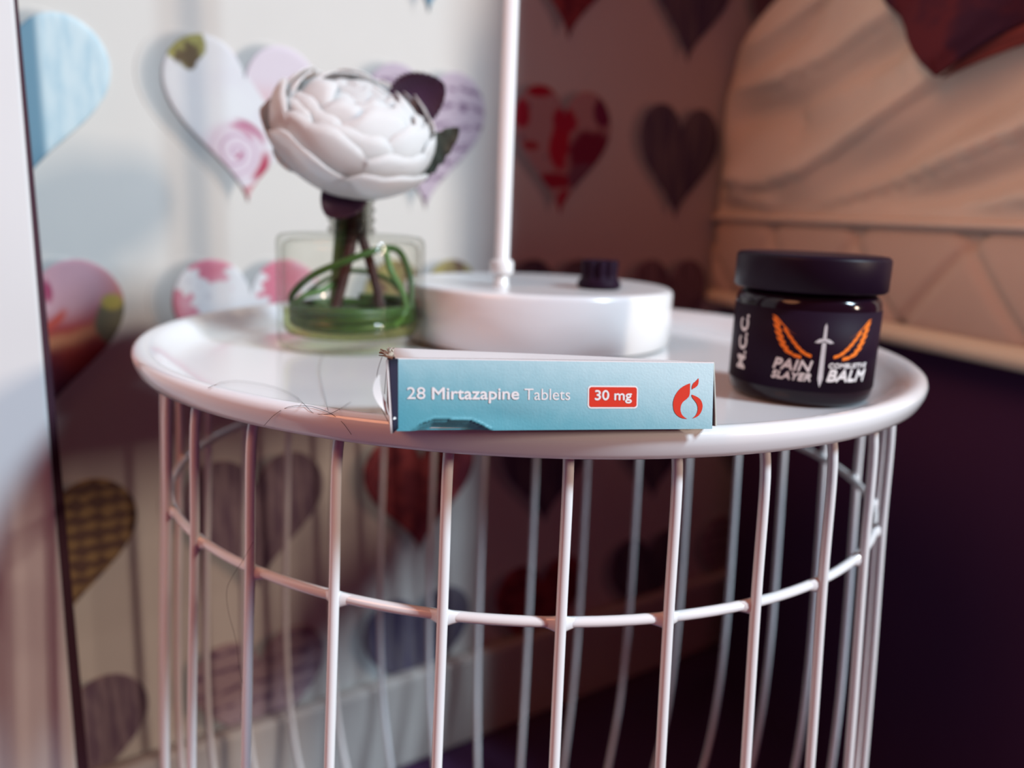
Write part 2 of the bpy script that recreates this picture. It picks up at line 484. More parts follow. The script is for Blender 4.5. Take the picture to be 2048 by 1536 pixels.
    w1 = g.op('SINE', g.op('ADD', g.op('MULTIPLY', g.v, 62.0), g.op('MULTIPLY', g.noise(14, 2), 6.0)))
    w2 = g.op('SINE', g.op('MULTIPLY', g.u, 55.0))
    c = g.mix(g.step(g.op('ADD', w1, g.op('MULTIPLY', w2, 0.6)), -0.4, 0.9), (0.15, 0.085, 0.07), (0.38, 0.25, 0.12))
    H['crochet'] = g.done(c, 0.80)
    g = G('dark_red_rose')
    c = g.mix(g.step(g.noise(6, 3), 0.4, 0.65), (0.20, 0.03, 0.05), (0.40, 0.07, 0.08))
    H['darkrose'] = g.done(c, 0.80)
    g = G('grey_weathered_wood')
    c = g.mix(g.step(g.noise(4, 4, 6, 0.7), 0.38, 0.62), (0.20, 0.13, 0.19), (0.36, 0.27, 0.31))
    H['wood'] = g.done(c, 0.80)
    g = G('old_letter_with_music')
    rows = g.step(g.op('SINE', g.op('MULTIPLY', g.v, 42.0)), 0.2, 0.8)
    wd = g.step(g.noise(8, 2, 1.3, 3, 2.0), 0.44, 0.56)
    c = g.mix(g.op('MULTIPLY', rows, wd), (0.50, 0.37, 0.42), (0.20, 0.11, 0.20))
    H['music'] = g.done(c, 0.80)
    return H
HM = heart_materials()

# ------------------------------------------------------------------ setting
WALL_ROT = radians(35)
WP0 = Vector((0, 0.68, 0))
wall = link('wall_back', box('wall_back', -0.75, 1.1, 0.0, 0.06, 0.0, 1.6), M['wallpaper'], smooth=False)
wall.location = WP0
wall.rotation_euler = (0, 0, WALL_ROT)
tag(wall, 'cream wall papered with rows of printed hearts', kind='structure')

fl = link('floor', box('floor', -2.2, 2.6, -2.2, 2.4, -0.03, 0.0), M['carpet'], smooth=False)
tag(fl, 'dark purple carpet under the side table', kind='structure')

bb = link('baseboard_back', box('baseboard_back', -0.75, 1.1, -0.014, 0.0, 0.0, 0.084, 0.004, 2), M['skirting'], smooth=False)
bb.location = WP0
bb.rotation_euler = (0, 0, WALL_ROT)
tag(bb, 'pale skirting board along the foot of the heart wallpaper', kind='structure')

# hearts
def heart_outline(n=72, W=0.101, Hh=0.101):
    P = []
    ys = []
    for i in range(n):
        t = 2 * pi * i / n
        x = sin(t) ** 3 * 0.5
        y = (13 * cos(t) - 5 * cos(2 * t) - 2 * cos(3 * t) - cos(4 * t))
        P.append([x, y]); ys.append(y)
    lo, hi = min(ys), max(ys)
    return [(x * W, (y - lo) / (hi - lo) * Hh) for x, y in P]
HO = heart_outline()
def heart_mesh(name, outline, th, bev):
    """a flat heart in the x-z plane, face towards -y, with a rounded rim"""
    n = len(outline)
    cx, cz = 0.0, 0.055
    rings = [(1.0, 0.0), (1.0, -(th - bev)), (0.985, -(th - bev * 0.3)), (0.965, -th), (0.90, -th), (0.82, -th), (0.72, -th), (0.45, -th), (0.2, -th)]
    V, UV, F = [], [], []
    for (k, y) in rings:
        for (x, z) in outline:
            X, Z = cx + (x - cx) * k, cz + (z - cz) * k
            V.append((X, y, Z)); UV.append((X / 0.101 + 0.5, Z / 0.101))
    V.append((cx, -th, cz)); UV.append((cx / 0.101 + 0.5, cz / 0.101))
    for r in range(len(rings) - 1):
        for i in range(n):
            j = (i + 1) % n
            F.append((r * n + i, r * n + j, (r + 1) * n + j, (r + 1) * n + i))
    L = (len(rings) - 1) * n
    for i in range(n):
        F.append((L + i, L + (i + 1) % n, len(V) - 1))
    me = mesh(name, V, F, UV)
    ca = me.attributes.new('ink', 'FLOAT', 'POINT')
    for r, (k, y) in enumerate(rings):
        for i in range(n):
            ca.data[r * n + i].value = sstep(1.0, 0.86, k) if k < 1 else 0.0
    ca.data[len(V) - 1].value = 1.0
    return me
COLS = [-0.3505, -0.221, -0.087, 0.042, 0.179, 0.310]
ROWS = [0.139, 0.0, -0.139, -0.278, -0.417]
PAT = [['daisy', 'letter', 'blue', 'darkrose', 'slate', 'wood'],
       ['blue', 'rose', 'letter', 'floral', 'slate', 'darkrose'],
       ['redrose', 'daisy', 'leafy', 'slate', 'wood', 'letter'],
       ['crochet', 'wood', 'darkrose', 'slate', 'slate', 'wood'],
       ['wood', 'music', 'slate', 'darkrose', 'slate', 'music']]
HLAB = {'blue': 'light blue heart', 'rose': 'white heart with a pink rose', 'letter': 'lilac heart with handwriting', 'floral': 'red floral heart', 'slate': 'dark slate heart',
        'redrose': 'orange and red rose heart', 'daisy': 'pink heart with white daisies', 'leafy': 'yellow green leaf heart', 'crochet': 'gold crochet heart', 'darkrose': 'dark red rose heart',
        'wood': 'grey striped heart', 'music': 'lilac heart with dark print'}
heart_meshes = {}
shade_me = None
for r, wz in enumerate(ROWS):
    for c, u in enumerate(COLS):
        k = PAT[r][c]
        if k not in heart_meshes:
            me = heart_mesh('heart_print', HO, 0.0016, 0.0008)
            me.materials.append(HM[k])
            heart_meshes[k] = me
        h = link('heart_print', heart_meshes[k], None, wall)
        h.location = (u, 0.0, CAM_H + wz)
        h['label'] = HLAB[k]
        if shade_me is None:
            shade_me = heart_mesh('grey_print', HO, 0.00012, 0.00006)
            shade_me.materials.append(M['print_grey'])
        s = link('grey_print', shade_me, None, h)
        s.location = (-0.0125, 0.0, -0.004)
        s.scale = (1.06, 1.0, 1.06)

# door at the left edge
DX, DY = -0.2262, 0.376
dd = Vector((-0.80, -0.60, 0)).normalized()
door = empty('door_1', (DX, DY, 0.0), atan2(dd.y, dd.x))
tag(door, 'white painted door edge at the left of the frame', kind='structure')
link('door_panel', box('door_panel', 0.0, 0.5, 0.0, 0.035, 0.012, 1.5, 0.0015, 2), M['door'], door, smooth=False)
V = []
for z, w in ((0.012, 0.0075), (0.20, 0.0055), (0.54, 0.0018), (1.5, 0.0012)):
    V += [(-w, 0.003, z), (0.0004, 0.003, z), (0.0004, 0.03, z), (-w, 0.03, z)]
F = [(0, 1, 2, 3), (12, 15, 14, 13)]
for i in range(3):
    for k in range(4):
        F.append((i * 4 + k, (i + 1) * 4 + k, (i + 1) * 4 + (k + 1) % 4, i * 4 + (k + 1) % 4))
link('edge_strip', mesh('edge_strip', V, F), M['dark_edge'], door, smooth=False)['label'] = 'dark strip along the door edge'  # dark-coloured strip, wider towards the floor

# ------------------------------------------------------------------ bed at the right
S0 = Vector((0.1967, 0.8003, 0)); DS = Vector((0.309, -0.951, 0)).normalized()
IN = Vector((0.951, 0.309, 0)).normalized()             # into the bed
BL, BW = 0.402, 0.62
bed = empty('bed', S0 + IN * 0.3 + DS * 0.18)
tag(bed, 'bed with a cream sheet and quilted mattress on a dark base, beside the side table', 'bed')
def bed_local(p): return Vector(p) - bed.location
def bed_path(inset=0.0, R=0.03, n_side=90):
    """plan line of the bed: along its near side from the wall, round the foot corner, along the foot; gives (point, outward normal, s)"""
    out = []
    R2 = R
    for i in range(7):                                   # round the head corner
        a = pi / 2 * i / 6
        RH = 0.012
        cpt = S0 + DS * (RH - 0.012) + IN * (RH + inset)
        nrm = (-DS * cos(a) - IN * sin(a))
        out.append((cpt + nrm * RH, nrm, -0.02 + 0.01 * i / 6))
    for i in range(1, n_side):
        s = (BL - R2) * i / n_side
        out.append((S0 + DS * s + IN * inset, -IN, s))
    for i in range(9):
        a = pi / 2 * i / 8
        cpt = S0 + DS * (BL - R2) + IN * (R2 + inset)
        nrm = (-IN * cos(a) + DS * sin(a))
        out.append((cpt + nrm * R2, nrm, BL - R2 + R2 * i / 8))
    for i in range(1, 12):
        out.append((S0 + DS * BL + IN * (R2 + inset + (BW - R2) * i / 11), DS.copy(), BL + 0.02 + 0.3 * i / 11))
    return out
def seg_dist(s, z, pts):
    best = (1e9, 0)
    for a, b in zip(pts[:-1], pts[1:]):
        ax, az, bx, bz = a[0], a[1], b[0], b[1]
        dx, dz = bx - ax, bz - az
        t = max(0, min(1, ((s - ax) * dx + (z - az) * dz) / (dx * dx + dz * dz)))
        px, pz = ax + t * dx, az + t * dz
        d = sqrt((s - px) ** 2 + (z - pz) ** 2)
        sg = 1 if (dx * (z - az) - dz * (s - ax)) > 0 else -1
        if d < best[0]: best = (d, sg)
    return best
FOLDS = [  # (polyline in (along, height), ridge height, width, trough depth)
    ([(0.02, 0.034), (0.08, 0.030), (0.132, 0.040), (0.19, 0.064), (0.235, 0.086), (0.30, 0.118)], 0.014, 0.026, 0.013),
    ([(0.07, 0.000), (0.14, 0.010), (0.20, 0.025), (0.26, 0.040), (0.34, 0.062)], 0.011, 0.017, 0.011),
    ([(-0.02, 0.112), (0.05, 0.114), (0.10, 0.117), (0.14, 0.125), (0.20, 0.142)], 0.009, 0.019, 0.009),
    ([(0.12, 0.088), (0.17, 0.098), (0.23, 0.108)], 0.004, 0.014, 0.004),
    ([(0.12, -0.002), (0.20, 0.006), (0.28, 0.012), (0.37, 0.024)], 0.006, 0.010, 0.005),
    ([(-0.02, 0.022), (0.03, 0.014), (0.08, 0.012)], 0.006, 0.011, 0.005),
    ([(-0.01, 0.10), (0.005, 0.06), (0.03, 0.03)], 0.006, 0.020, 0.002),
    ([(-0.02, 0.155), (0.03, 0.150), (0.08, 0.165)], 0.006, 0.016, 0.005),
]
def fold(s, z):
    d = 0.0
    for pts, hh, w, tr in FOLDS:
        q, sg = seg_dist(s, z, pts)
        d += hh * math.exp(-(q / w) ** 2) * (1.0 if sg > 0 else 0.55)
        if sg < 0:
            d -= tr * math.exp(-((q - w * 1.15) / (w * 0.8)) ** 2)
    d *= sstep(-0.03, 0.045, s)
    d += 0.0012 * sin(37 * s + 90 * z) + 0.0008 * sin(80 * s - 55 * z + 1)
    return d
def sheet_mesh():
    path = bed_path()
    rows = []
    for i in range(46): rows.append((0.004 + (0.185 - 0.004) * i / 45, 0.0))
    prof = [(z, 0.0) for z, _ in rows]
    for i in range(1, 9):
        a = pi / 2 * i / 8
        prof.append((0.185 + 0.05 * sin(a), 0.05 * (1 - cos(a))))
    prof.append((0.236, 0.10)); prof.append((0.236, 0.28))
    V, F = [], []
    for (p, n, s) in path:
        for (z, ins) in prof:
            f = fold(s, z) * sstep(0.002, 0.02, z) * (1 - sstep(0.03, 0.06, ins))
            q = p + n * (f + 0.004) - n * ins
            if z > 0.10:                                   # the head corner of the mattress rounds off towards its top
                q = q + DS * (min(0.13, 0.022 * ((z - 0.10) / 0.06) ** 3) * max(0.0, 1 - max(0.0, s) / 0.25))
            V.append(bed_local((q.x, q.y, CAM_H + z)))
    m = len(prof)
    for i in range(len(path) - 1):
        for k in range(m - 1):
            F.append((i * m + k, (i + 1) * m + k, (i + 1) * m + k + 1, i * m + k + 1))
    return mesh('fitted_sheet', V, F)
link('fitted_sheet', sheet_mesh(), M['sheet'], bed)
def panel_mesh(name, z0, z1, fn, nz=30):
    path = bed_path()
    V, F = [], []
    for (p, n, s) in path:
        for k in range(nz + 1):
            z = z0 + (z1 - z0) * k / nz
            q = p + n * fn(s, z, k / nz)
            V.append(bed_local((q.x, q.y, CAM_H + z)))
    m = nz + 1
    for i in range(len(path) - 1):
        for k in range(nz):
            F.append((i * m + k, (i + 1) * m + k, (i + 1) * m + k + 1, i * m + k + 1))
    return mesh(name, V, F)
def quilt(s, z, t):
    e = 0.006 * sin(pi * min(1, max(0, t))) ** 0.5
    P = 0.105
    a = ((s - z * 0.9 + 0.012) / P) % 1.0
    b = ((s + z * 0.9 + 0.03) / P) % 1.0
    for q in (a, b):
        d = min(q, 1 - q) * P
        e -= 0.0042 * math.exp(-(d / 0.0045) ** 2)
    return e
link('mattress', panel_mesh('mattress', -0.068, 0.002, quilt, 36), M['quilt'], bed)
link('seam_piping', panel_mesh('seam_piping', -0.0015, 0.0075, lambda s, z, t: 0.003 + 0.0055 * sin(pi * t), 8), M['sheet'], bed)
link('edge_tape', panel_mesh('edge_tape', -0.081, -0.066, lambda s, z, t: 0.001 + 0.0065 * sin(pi * t) ** 0.7, 10), M['tape'], bed)
def bed_block(name, z0, z1, ins, material, foot=0.0):
    V = []
    for z in (z0, z1):
        for (s, w) in ((ins, ins), (BL + foot - ins, ins), (BL + foot - ins, BW), (ins, BW)):
            q = S0 + DS * s + IN * w
            V.append(bed_local((q.x, q.y, z)))
    F = [(3, 2, 1, 0), (4, 5, 6, 7)] + [(i, (i + 1) % 4, 4 + (i + 1) % 4, 4 + i) for i in range(4)]
    return link(name, mesh(name, V, F), material, bed, smooth=False)
bed_block('mattress_core', CAM_H - 0.079, CAM_H + 0.10, 0.022, M['quilt'])
bed_block('divan_base', 0.0, CAM_H - 0.0795, 0.028, M['divan'], 0.22)['label'] = 'dark fabric bed base'  # base runs past the mattress, unseen, an added length to shade the wall

# duvet lying on the bed with one corner hanging over the side
g = G('dark_red_printed_cotton', 0.85)
c = g.mix(g.step(g.noise(3.2, 3), 0.42, 0.62), (0.13, 0.022, 0.03), (0.055, 0.013, 0.032))
M['duvet'] = g.done(c)
M['duvet_back'] = pmat('red_brown_cotton', (0.26, 0.06, 0.05), 0.85, 0.15)
duv = empty('duvet', S0 + IN * 0.3 + DS * 0.25 + Vector((0, 0, CAM_H + 0.24)))
tag(duv, 'dark red duvet with a pointed corner hanging down over the cream sheet', 'duvet')
def flap(name, tip, left, right, lift, material, th=0.003):
    """a hanging triangle of cloth on the bed side: tip and the two ends of its top line, in (along, height)"""
    V, F, UV = [], [], []
    n = 16
    idx = {}
    for side in (0, 1):
        for i in range(n + 1):
            for j in range(n + 1):
                a, b = i / n, j / n
                e0 = (left[0] + (tip[0] - left[0]) * a, left[1] + (tip[1] - left[1]) * a)
                e1 = (right[0] + (tip[0] - right[0]) * a, right[1] + (tip[1] - right[1]) * a)
                s, z = e0[0] + (e1[0] - e0[0]) * b, e0[1] + (e1[1] - e0[1]) * b
                belly = 0.10 * (right[0] - left[0]) * sin(pi * a) * (1 if b > 0.5 else -1) * abs(b - 0.5) * 2 * 0.3
                s += belly
                over = max(0.0, z - 0.185)
                f = lift + fold(min(s, BL - 0.04), min(z, 0.18)) * 0.5 + 0.004 * sin(9 * a + 6 * b) * (1 - a) - side * th
                ins = 0.0
                if over > 0:
                    an = min(over / 0.05, 1.0) * pi / 2
                    ins = 0.05 * (1 - cos(an)) + max(0, over - 0.05)
                    z = 0.185 + 0.05 * sin(an) + f * sin(an)
                q = S0 + DS * s - IN * (f - ins)
                V.append(Vector((q.x, q.y, CAM_H + z)) - duv.location); UV.append((s * 9, z * 9))
                idx[(side, i, j)] = len(V) - 1
    for side in (0, 1):
        for i in range(n):
            for j in range(n):
                q = (idx[(side, i, j)], idx[(side, i + 1, j)], idx[(side, i + 1, j + 1)], idx[(side, i, j + 1)])
                F.append(q if side == 0 else q[::-1])
    for i in range(n):
        F.append((idx[(0, i, 0)], idx[(1, i, 0)], idx[(1, i + 1, 0)], idx[(0, i + 1, 0)]))
        F.append((idx[(0, i, n)], idx[(0, i + 1, n)], idx[(1, i + 1, n)], idx[(1, i, n)]))
        F.append((idx[(0, 0, i)], idx[(0, 0, i + 1)], idx[(1, 0, i + 1)], idx[(1, 0, i)]))
    return link(name, mesh(name, V, F, UV), material, duv)
flap('hanging_corner', (0.263, 0.0945), (0.146, 0.235), (0.386, 0.150), 0.019, M['duvet'])
flap('folded_hem', (0.2635, 0.094), (0.386, 0.152), (0.386, 0.122), 0.0145, M['duvet_back'])['label'] = 'red brown underside'
V = []
for (z, ins) in ((0.236, 0.03), (0.25, 0.012), (0.30, 0.004), (0.345, 0.012), (0.352, 0.02), (0.36, 0.012), (0.41, 0.004), (0.455, 0.012), (0.462, 0.02), (0.47, 0.012), (0.52, 0.006), (0.57, 0.02), (0.585, 0.06)):
    for (a, w) in ((0.13 + ins, ins), (BL - ins - 0.02, ins), (BL - ins, ins + 0.02), (BL - ins, 0.5 - ins), (0.13 + ins, 0.5 - ins)):
        q = S0 + DS * a + IN * w
        V.append(Vector((q.x, q.y, CAM_H + z)) - duv.location)
F = [(4, 3, 2, 1, 0), tuple(60 + i for i in range(5))]
for k in range(12):
    F += [(k * 5 + i, k * 5 + (i + 1) % 5, (k + 1) * 5 + (i + 1) % 5, (k + 1) * 5 + i) for i in range(5)]
link('unseen_light_block', mesh('unseen_light_block', V, F), M['duvet'], duv)  # unseen pile added on the bed to block light from the wall

# ------------------------------------------------------------------ side table
RIM = CAM_H - 0.0625
FLOOR_T = CAM_H - 0.0695
table = empty('side_table', (TX, TY, 0.0))
tag(table, 'round white wire basket side table with a rimmed metal tray top', 'table')
zt = FLOOR_T
prof = [(0.0, zt), (0.150, zt), (0.1575, zt + 0.0004), (0.1640, zt + 0.0024), (0.1690, zt + 0.0062), (0.1725, zt + 0.0088), (0.1755, zt + 0.0100), (0.1780, zt + 0.0098),
        (0.1795, zt + 0.0086), (0.1800, zt + 0.0068), (0.1796, zt + 0.0045), (0.1786, zt + 0.0022), (0.1778, zt + 0.0007), (0.1772, zt + 0.0004), (0.1768, zt + 0.0008),
        (0.1772, zt + 0.0030), (0.1778, zt + 0.0060), (0.1765, zt + 0.0078), (0.1735, zt + 0.0070), (0.1700, zt + 0.0042), (0.1648, zt + 0.0004), (0.1578, zt - 0.0018), (0.150, zt - 0.0022), (0.0, zt - 0.0022)]
link('tray', lathe('tray', prof, 180), M['enamel'], table)
BR = 0.00178
bar_path = catmull([(0.1655, 0, RIM - 0.0052), (0.1685, 0, RIM - 0.018), (0.1705, 0, 0.340), (0.1745, 0, 0.270), (0.1772, 0, 0.205), (0.1765, 0, 0.150), (0.171, 0, 0.105),
                    (0.160, 0, 0.070), (0.146, 0, 0.035), (0.134, 0, 0.006)], 5)
bar_me = tube('bar', bar_path, BR, 14)
bar_me.materials.append(M['enamel'])
front = [-46.3, -33.8, -21.3, -8.7, 3.8, 15.6, 26.9, 38.6, 50.2]
angs = front + [50.2 + (360 - 50.2 - 46.3) / 21 * (i + 1) for i in range(20)]
for a in angs:
    b = link('bar', bar_me, None, table)
    b.rotation_euler = (0, 0, radians(a) - pi / 2)
ring_z, ring_r = 0.3405, 0.1676
items = [tube_data([(ring_r * cos(t), ring_r * sin(t), ring_z) for t in [2 * pi * i / 180 for i in range(180)]], 0.00180, 12, True)]
for a in angs:                                             # weld fillets where bars meet the ring
    th = radians(a) - pi / 2
    er, et = Vector((cos(th), sin(th), 0)), Vector((-sin(th), cos(th), 0))
    for sgn in (-1, 1):
        vv, ff = [], []
        for i in range(7):
            t = i / 6
            rr = 0.0031 - 0.0015 * t ** 0.6
            cpt = er * (ring_r + 0.0018 * (1 - t)) + et * (sgn * (0.0002 + 0.0052 * t))
            for k in range(10):
                an = 2 * pi * k / 10
                vv.append(cpt + er * (rr * 0.62 * cos(an)) + Vector((0, 0, ring_z + rr * sin(an) * (1.15 - 0.1 * t))))
        for i in range(6):
            for k in range(10):
                ff.append((i * 10 + k, i * 10 + (k + 1) % 10, (i + 1) * 10 + (k + 1) % 10, (i + 1) * 10 + k))
        items.append((vv, ff))
link('ring', mesh('ring', *join2(items)), M['enamel'], table)
link('base_ring', tube('base_ring', [(0.1325 * cos(t), 0.1325 * sin(t), 0.003) for t in [2 * pi * i / 120 for i in range(120)]], 0.003, 10, True), M['enamel'], table)

# ------------------------------------------------------------------ lamp
LC = Vector((0.0125, 0.459, FLOOR_T))
lamp = empty('table_lamp', LC)
tag(lamp, 'white table lamp with a round drum base and slim pole, behind the tablet box', 'lamp')
LR, LH = 0.0747, 0.0312
link('base', lathe('base', [(0, 0.0006), (LR - 0.003, 0.0006), (LR - 0.0006, 0.0018), (LR - 0.0006, 0.0040), (LR, 0.0044), (LR, LH - 0.0022), (LR - 0.0006, LH - 0.0008), (LR - 0.0018, LH), (LR - 0.006, LH + 0.0001), (0, LH + 0.0001)], 120), M['lamp_white'], lamp)
PX, PY = -0.0078 - LC.x, 0.4275 - LC.y
pole = link('pole', lathe('pole', [(0, LH), (0.0043, LH), (0.0043, LH + 0.001), (0.0038, LH + 0.0014), (0.0038, 0.42), (0, 0.42)], 32), M['lamp_white'], lamp)
pole.location = (PX, PY, 0)
colr = link('collar', lathe('collar', [(0.0037, LH + 0.0062), (0.0054, LH + 0.0066), (0.0061, LH + 0.0078), (0.0061, LH + 0.0122), (0.0056, LH + 0.0136), (0.0044, LH + 0.0142), (0.0037, LH + 0.0142)], 32), M['lamp_white'], lamp)
colr.location = (PX, PY, 0)
def flute(r, z, a):
    if z < 0.0048 or r < 0.004: return r
    return r - 0.0019 * (0.5 + 0.5 * cos(a * 10)) ** 2 * sstep(0.0048, 0.0075, z)
kn = link('dimmer_knob', lathe('dimmer_knob', [(0, 0.0), (0.0094, 0.0), (0.0109, 0.0006), (0.0117, 0.0018), (0.0116, 0.0034), (0.0106, 0.0050), (0.0096, 0.0064), (0.0096, 0.0080), (0.0099, 0.0142), (0.0095, 0.0152), (0.0070, 0.0153), (0.0062, 0.0140), (0.0, 0.0138)], 120, flute), M['black_plastic'], lamp)
kn.location = (0.0444 - LC.x, 0.4370 - LC.y, LH)
kn['label'] = 'black fluted dimmer knob'

# ------------------------------------------------------------------ glass bottle with flower
BC = Vector((-0.0822, 0.4070, FLOOR_T))
bottle = empty('glass_bottle', BC)
bottle.scale = (1, 1, 0.965)
tag(bottle, 'squat clear glass bottle with a threaded neck holding green stems', 'bottle')
R0 = 0.0362
th_prof = []
for i in range(33):
    z = 0.0588 + 0.0178 * i / 32
    th_prof.append((0.0106 + 0.0012 * max(0, sin(2 * pi * (i / 32) * 3.5)) ** 0.8, z))
outer = [(0, 0.0012), (R0 - 0.006, 0.0004), (R0 - 0.0025, 0.0006), (R0 - 0.0006, 0.0022), (R0, 0.0046), (R0, 0.0535), (R0 - 0.0006, 0.0558), (R0 - 0.0022, 0.0572), (R0 - 0.006, 0.0578), (0.0150, 0.0582), (0.0112, 0.0586)]
inner = [(0.0080, 0.0584), (0.0082, 0.0570), (0.0110, 0.0556), (R0 - 0.006, 0.0546), (R0 - 0.0034, 0.0528), (R0 - 0.0027, 0.0500), (R0 - 0.0027, 0.0105), (R0 - 0.0045, 0.0078), (R0 - 0.009, 0.0068), (0, 0.0064)]
neck = [(0.0080, 0.0585)] + [(0.0112, 0.0586)] + th_prof + [(0.0103, 0.0772), (0.0092, 0.0774), (0.0080, 0.0764), (0.0080, 0.0585)]
link('glass_body', lathe('glass_body', outer + inner, 96), M['glass'], bottle)
link('threaded_neck', lathe('threaded_neck', neck, 64), M['glass_neck'], bottle)['label'] = 'threaded glass neck'
WR = R0 - 0.0031
link('water', lathe('water', [(0, 0.0068), (R0 - 0.0092, 0.0071), (R0 - 0.0048, 0.0082), (WR, 0.0108), (WR, 0.0192), (WR - 0.0006, 0.0190), (0, 0.0188)], 72), M['water'], bottle)['label'] = 'yellow green water'

flower = empty('flower', BC + Vector((0, 0, 0.008)))
tag(flower, 'white many petalled flower with dark leaves standing in the glass bottle', 'flower')
def fl(p): return Vector(p) - flower.location
FC = Vector((-0.0802, 0.4050, 0.5020))
AX = Vector((0.30, -0.42, 0.86)).normalized()
E1 = AX.cross(Vector((0, 1, 0))).normalized(); E2 = AX.cross(E1).normalized()
def petal(phi, th_top, th_bot, width, scale, seed, flare, RH=0.0405, RV=0.0300):
    rnd = random.Random(seed)
    ph1, ph2, tw = rnd.uniform(0, 6), rnd.uniform(0, 6), rnd.uniform(-0.12, 0.12)
    nu, nv = 12, 12
    V, F = [], []
    for side in (0, 1):
        for i in range(nu + 1):
            t = i / nu
            for j in range(nv + 1):
                q = j / nv * 2 - 1
                wprof = sin(pi * min(1, 0.12 + 0.60 * t)) ** 0.75
                tip = 1 - 0.20 * q * q - 0.03 * sin(4 * q + ph1) * t - 0.015 * cos(9 * q + ph2) * t
                th = th_bot + (th_top - th_bot) * t * tip
                ph = phi + q * width * wprof / max(0.45, sin(min(max(th, 0.45), 2.6))) * 0.8 + tw * t
                k = scale * (1 + flare * t ** 3 - 0.03 * q * q * (0.4 + t) + 0.012 * sin(7 * q + ph2) * t)
                if side: k -= 0.012
                d = (E1 * cos(ph) + E2 * sin(ph)) * (RH * sin(th) * k) + AX * (RV * cos(th) * k)
                V.append(fl(FC + d))
    st = (nu + 1) * (nv + 1)
    for side in (0, 1):
        for i in range(nu):
            for j in range(nv):
                a = side * st + i * (nv + 1) + j
                f = (a, a + 1, a + nv + 2, a + nv + 1)
                F.append(f if side == 0 else f[::-1])
    for j in range(nv):
        a = nu * (nv + 1) + j
        F.append((a, a + 1, st + a + 1, st + a))
    for i in range(nu):
        for j in (0, nv):
            a, b = i * (nv + 1) + j, (i + 1) * (nv + 1) + j
            F.append((a, b, st + b, st + a) if j else (b, a, st + a, st + b))
    return mesh('petal', V, F)
LAY = [(5, 90, 1.0, 0.98, 0.07), (6, 68, 0.97, 0.92, 0.02), (6, 56, 0.92, 0.90, 0.01), (6, 45, 0.86, 0.86, 0.0), (6, 35, 0.79, 0.84, 0.0), (5, 26, 0.70, 0.84, 0.0), (4, 16, 0.60, 0.8, 0.0), (3, 8, 0.50, 0.8, 0.0)]
sd = 0
for li, (n, tt, scl, wd, fla) in enumerate(LAY):
    for k in range(n):
        sd += 1
        rn = random.Random(sd * 13)
        link('petal', petal(2 * pi * (k + 0.37 * li) / n + rn.uniform(-0.12, 0.12), radians(tt + rn.uniform(-7, 7)), radians(168), wd * (1 + rn.uniform(-0.1, 0.12)), scl * (1 + rn.uniform(-0.02, 0.025)), sd, fla + rn.uniform(-0.01, 0.03)), M['petal'], flower)
dm = []
for i in range(15):
    th = radians(4 + 88 * i / 14)
    dm.append([fl(FC + (E1 * cos(p) + E2 * sin(p)) * (0.0405 * 0.66 * sin(th) * (1 + 0.05 * sin(5 * p + 9 * th))) + AX * (0.030 * 0.70 * cos(th) * (1 + 0.06 * sin(3 * p + 14 * th)))) for p in [2 * pi * k / 40 for k in range(40)]])
V = [v for r_ in dm for v in r_] + [fl(FC + AX * 0.0212)]
F = [(i * 40 + k, i * 40 + (k + 1) % 40, (i + 1) * 40 + (k + 1) % 40, (i + 1) * 40 + k) for i in range(14) for k in range(40)] + [(k, 600, (k + 1) % 40) for k in range(40)]
link('bud', mesh('bud', V, F), M['petal'], flower)
def leaf(base, tip, width, teeth, bend, material, facing=Vector((0, -1, 0)), label=None, rough=1.0):
    base, tip = Vector(base), Vector(tip)
    ax = tip - base; L = ax.length; ax.normalize()
    sd_ = ax.cross(facing).normalized(); nr = sd_.cross(ax).normalized()
    V, F = [], []
    n, m = teeth * 4, 8
    for side in (0, 1):
        for i in range(n + 1):
            t = i / n
            w = width * (sin(pi * t ** 0.85) ** 0.6) * (1 - 0.10 * rough * ((i % 4) / 4.0)) if 0 < i < n else width * 0.03
            for j in range(m + 1):
                q = j / m * 2 - 1
                V.append(fl(base + ax * (L * t) + sd_ * (w * q) + nr * (bend * (q * q - 0.5) * sin(pi * t) - side * 0.0004 + 0.0006 * cos(i * 1.57) * abs(q))))
    st = (n + 1) * (m + 1)
    for side in (0, 1):
        for i in range(n):
            for j in range(m):
                a = side * st + i * (m + 1) + j
                f = (a, a + 1, a + m + 2, a + m + 1)
                F.append(f if side == 0 else f[::-1])
    for i in range(n):
        for j in (0, m):
            a, b = i * (m + 1) + j, (i + 1) * (m + 1) + j
            F.append((a, b, st + b, st + a))
    o = link('leaf', mesh('leaf', V, F), material, flower)
    if label: o['label'] = label
    return o
leaf((-0.0650, 0.4175, 0.5110), (-0.0385, 0.4150, 0.5255), 0.0138, 13, 0.003, M['leaf_dark'], label='dark serrated leaf above the bloom', rough=1.5)
leaf((-0.0640, 0.409, 0.4740), (-0.0300, 0.404, 0.5045), 0.0085, 8, 0.003, M['leaf_green'], label='dark green jagged leaf at the right', rough=2.2)
leaf((-0.0760, 0.397, 0.4790), (-0.0905, 0.388, 0.4610), 0.0108, 5, 0.004, M['leaf_dark'], label='dark rounded leaf under the bloom', rough=0.2)
leaf((-0.0990, 0.398, 0.4835), (-0.1160, 0.392, 0.4905), 0.0062, 4, 0.003, M['petal'], label='loose white petal at the left', rough=0.0)
link('calyx', tube('calyx', [fl((-0.0802, 0.4055, 0.482)), fl((-0.0800, 0.4058, 0.474)), fl((-0.0808, 0.4062, 0.466))], lambda t: 0.0085 - 0.006 * t, 14), M['leaf_dark'], flower)
def bp(x, y, z): return BC + Vector((x, y, z))
